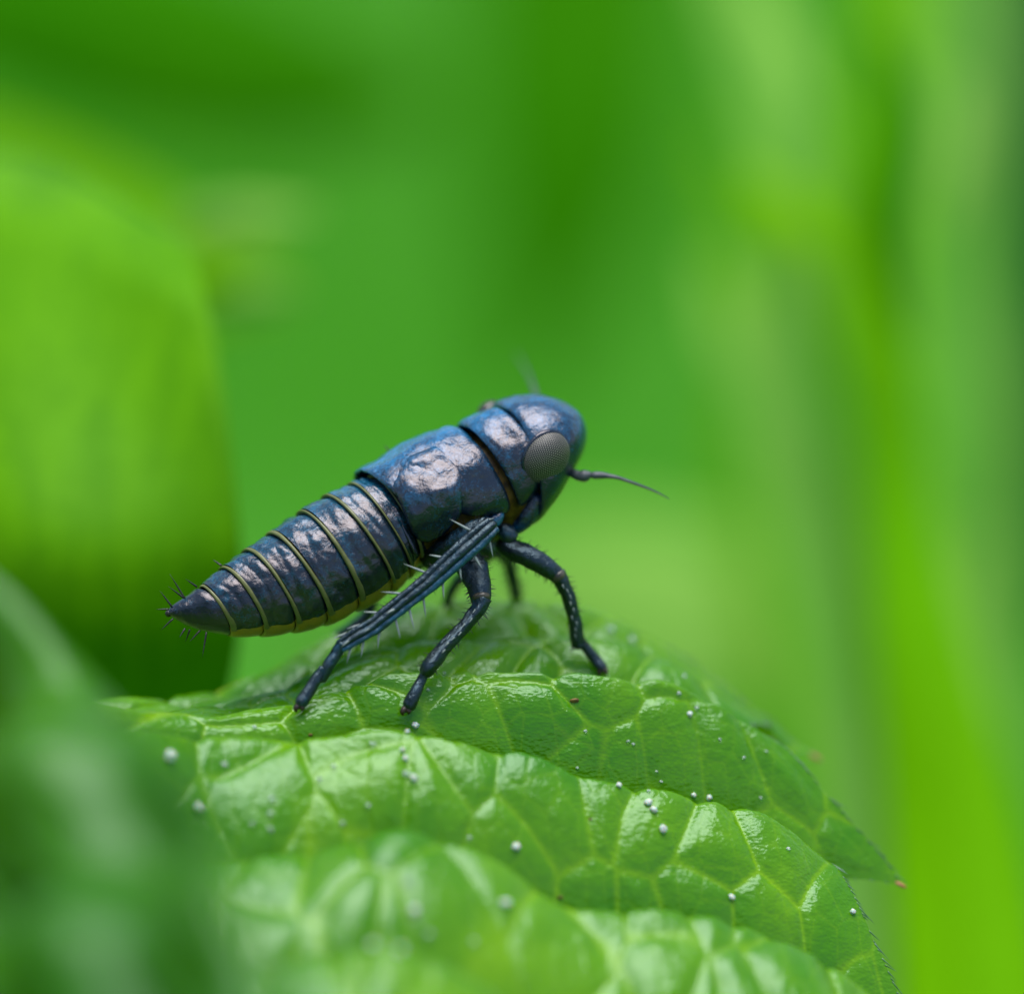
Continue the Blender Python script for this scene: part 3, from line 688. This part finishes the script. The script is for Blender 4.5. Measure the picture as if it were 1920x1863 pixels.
# the three legs of the far side
wfar = -1.55
a, _ = leaf_at(985, 1150); 
joint_leg('front_leg', [('femur', [(925, 1005, -1.0), (940, 1030, -1.25), (955, 1055, -1.5)], [.08, .085, .065], .9, 0),
    ('tibia', [(954, 1052, -1.5), (960, 1080, -1.6), (967, 1112, -1.75), (972, 1140, -1.9)], [.062, .06, .055, .04], .9, 0)], M['leg'])
joint_leg('middle_leg', [('femur', [(890, 1010, -.9), (915, 1030, -1.0), (905, 1048, -1.2)], [.08, .08, .06], .9, 0),
    ('tibia', [(905, 1046, -1.2), (890, 1060, -1.3), (850, 1100, -1.5), (830, 1160, -1.7)], [.055, .05, .05, .04], .9, 0)], M['leg'])
joint_leg('hind_leg', [('femur', [(800, 1040, -.9), (760, 1060, -1.1), (715, 1085, -1.3)], [.1, .1, .07], .9, 0),
    ('tibia', [(715, 1080, -1.3), (697, 1120, -1.3), (690, 1150, -1.35), (655, 1180, -1.4), (630, 1196, -1.5), (612, 1225, -1.6)], [.07, .065, .06, .06, .055, .04], .9, 0)], M['leg'])

# ---------------------------------------------------------------- dew beads and wax grains on the leaf
bm = bmesh.new(); bmesh.ops.create_icosphere(bm, subdivisions=3, radius=1); beadm = bpy.data.meshes.new('bead'); bm.to_mesh(beadm); bm.free()
beadm.polygons.foreach_set('use_smooth', np.ones(len(beadm.polygons), bool))
beadw = beadm.copy()
m, t, b = material('clear_dew'); b.inputs['Base Color'].default_value = (.85, .95, .9, 1); b.inputs['Transmission Weight'].default_value = .75; b.inputs['Roughness'].default_value = .05; b.inputs['IOR'].default_value = 1.33
beadm.materials.append(m)
m, t, b = material('white_wax'); b.inputs['Base Color'].default_value = (.45, .52, .46, 1); b.inputs['Roughness'].default_value = .4; b.inputs['Subsurface Weight'].default_value = .7; b.inputs['Subsurface Scale'].default_value = .03
beadw.materials.append(m)
CLEAR = [(1273, 1303, 7), (1308, 1328, 7), (1099, 1370, 6), (627, 1437, 8), (691, 1510, 8), (422, 1432, 9), (480, 1362, 6), (804, 1293, 6), (762, 1450, 10), (1219, 1482, 6), (1428, 1497, 5), (1147, 1182, 11), (1186, 1199, 10),
         (508, 1524, 8), (475, 1545, 7), (510, 1497, 9), (700, 1395, 9), (836, 1263, 6), (890, 1770, 9), (763, 1655, 11), (1284, 1268, 7), (1232, 1446, 4), (1190, 1396, 5), (805, 1757, 11), (510, 1556, 8), (1085, 1442, 5), (645, 1546, 8), (600, 1462, 7), (1440, 1408, 5), (1240, 1468, 5), (1180, 1392, 5), (880, 1572, 7), (1350, 1384, 5), (1395, 1420, 5), (1480, 1590, 6)]
WAX = [(1296, 1342, 10), (779, 1362, 12), (774, 1461, 11), (760, 1420, 9), (1163, 1472, 9), (1302, 1494, 9), (1327, 1496, 9), (1217, 1505, 12), (1245, 1555, 13), (322, 1420, 19), (378, 1515, 19), (1373, 1683, 11), (1602, 1712, 9),
       (949, 1697, 15), (776, 1712, 13), (970, 1592, 12), (756, 1407, 8), (700, 1772, 13), (752, 1782, 12), (1228, 1520, 10), (766, 1372, 7)]
def lumpy(me, k):
    c = me.copy()
    for v in c.vertices: v.co *= 1 + .42 * noise.noise(v.co * 1.5 + Vector((k * 5, 0, 0)))
    return c
FOLD = ['far slope behind the feet', 'far slope behind the feet', 'first fold by the feet', 'first fold by the feet', 'second fold in front of the feet', 'third fold in front of the feet', 'front fold of the leaf']
for lst, nm, me, lab, grp in ((CLEAR, 'dew_bead', beadm, 'tiny clear dew bead on the ', 'clear dew beads on the leaf'), (WAX, 'wax_grain', beadw, 'tiny white wax grain on the ', 'white wax grains on the leaf')):
    var = [lumpy(me, k) for k in range(4)]
    for px, py, r in lst:
        w0, i = leaf_at(px, py, 3); big = r >= 12; r = r / 200 * .62; row = min(6, int(i // NC / (NR - 1) * 7))
        o = bpy.data.objects.new(nm, random.choice(var)); LINK(o); o.location = Vector(world(LEAF[i] + UP * r * .6))
        o.scale = (r * random.uniform(.85, 1.15), r * random.uniform(.85, 1.15), r * random.uniform(.7, 1.0)); o.rotation_euler = (random.uniform(-.4, .4), random.uniform(-.4, .4), random.random() * 6)
        tag(o, (lab.replace('tiny', 'larger') if big else lab) + FOLD[row], 'dew bead' if me is beadm else 'wax grain', grp)

# brown flecks of debris on the leaf
fm = make_membrane('brown_fleck', (.10, .05, .012), (.26, .16, .03), .6)
for px, py, r, lab in ((1076, 1314, 9, 'small yellowish brown fleck on the glossy first fold under the head'), (1050, 1684, 6, 'dull brown fleck on the third fold of the leaf'), (1110, 1536, 4, 'tiny brown fleck on the second fold of the leaf'), (585, 1376, 5, 'tiny brown fleck at the crease beside the hind foot')):
    w0, i = leaf_at(px, py, 3); r = r / 200
    V, F = ellipsoid(LEAF[i] + UP * r * .15, np.array([(r, 0, 0), (0, r * .5, r * .6), (0, r * .3, -r * .25)]), 8, 12)
    V = np.array([v + np.array(noise.noise_vector(Vector(v * 14))) * r * .35 for v in V])
    tag(mk('debris_fleck', V, F, fm), lab, 'fleck')
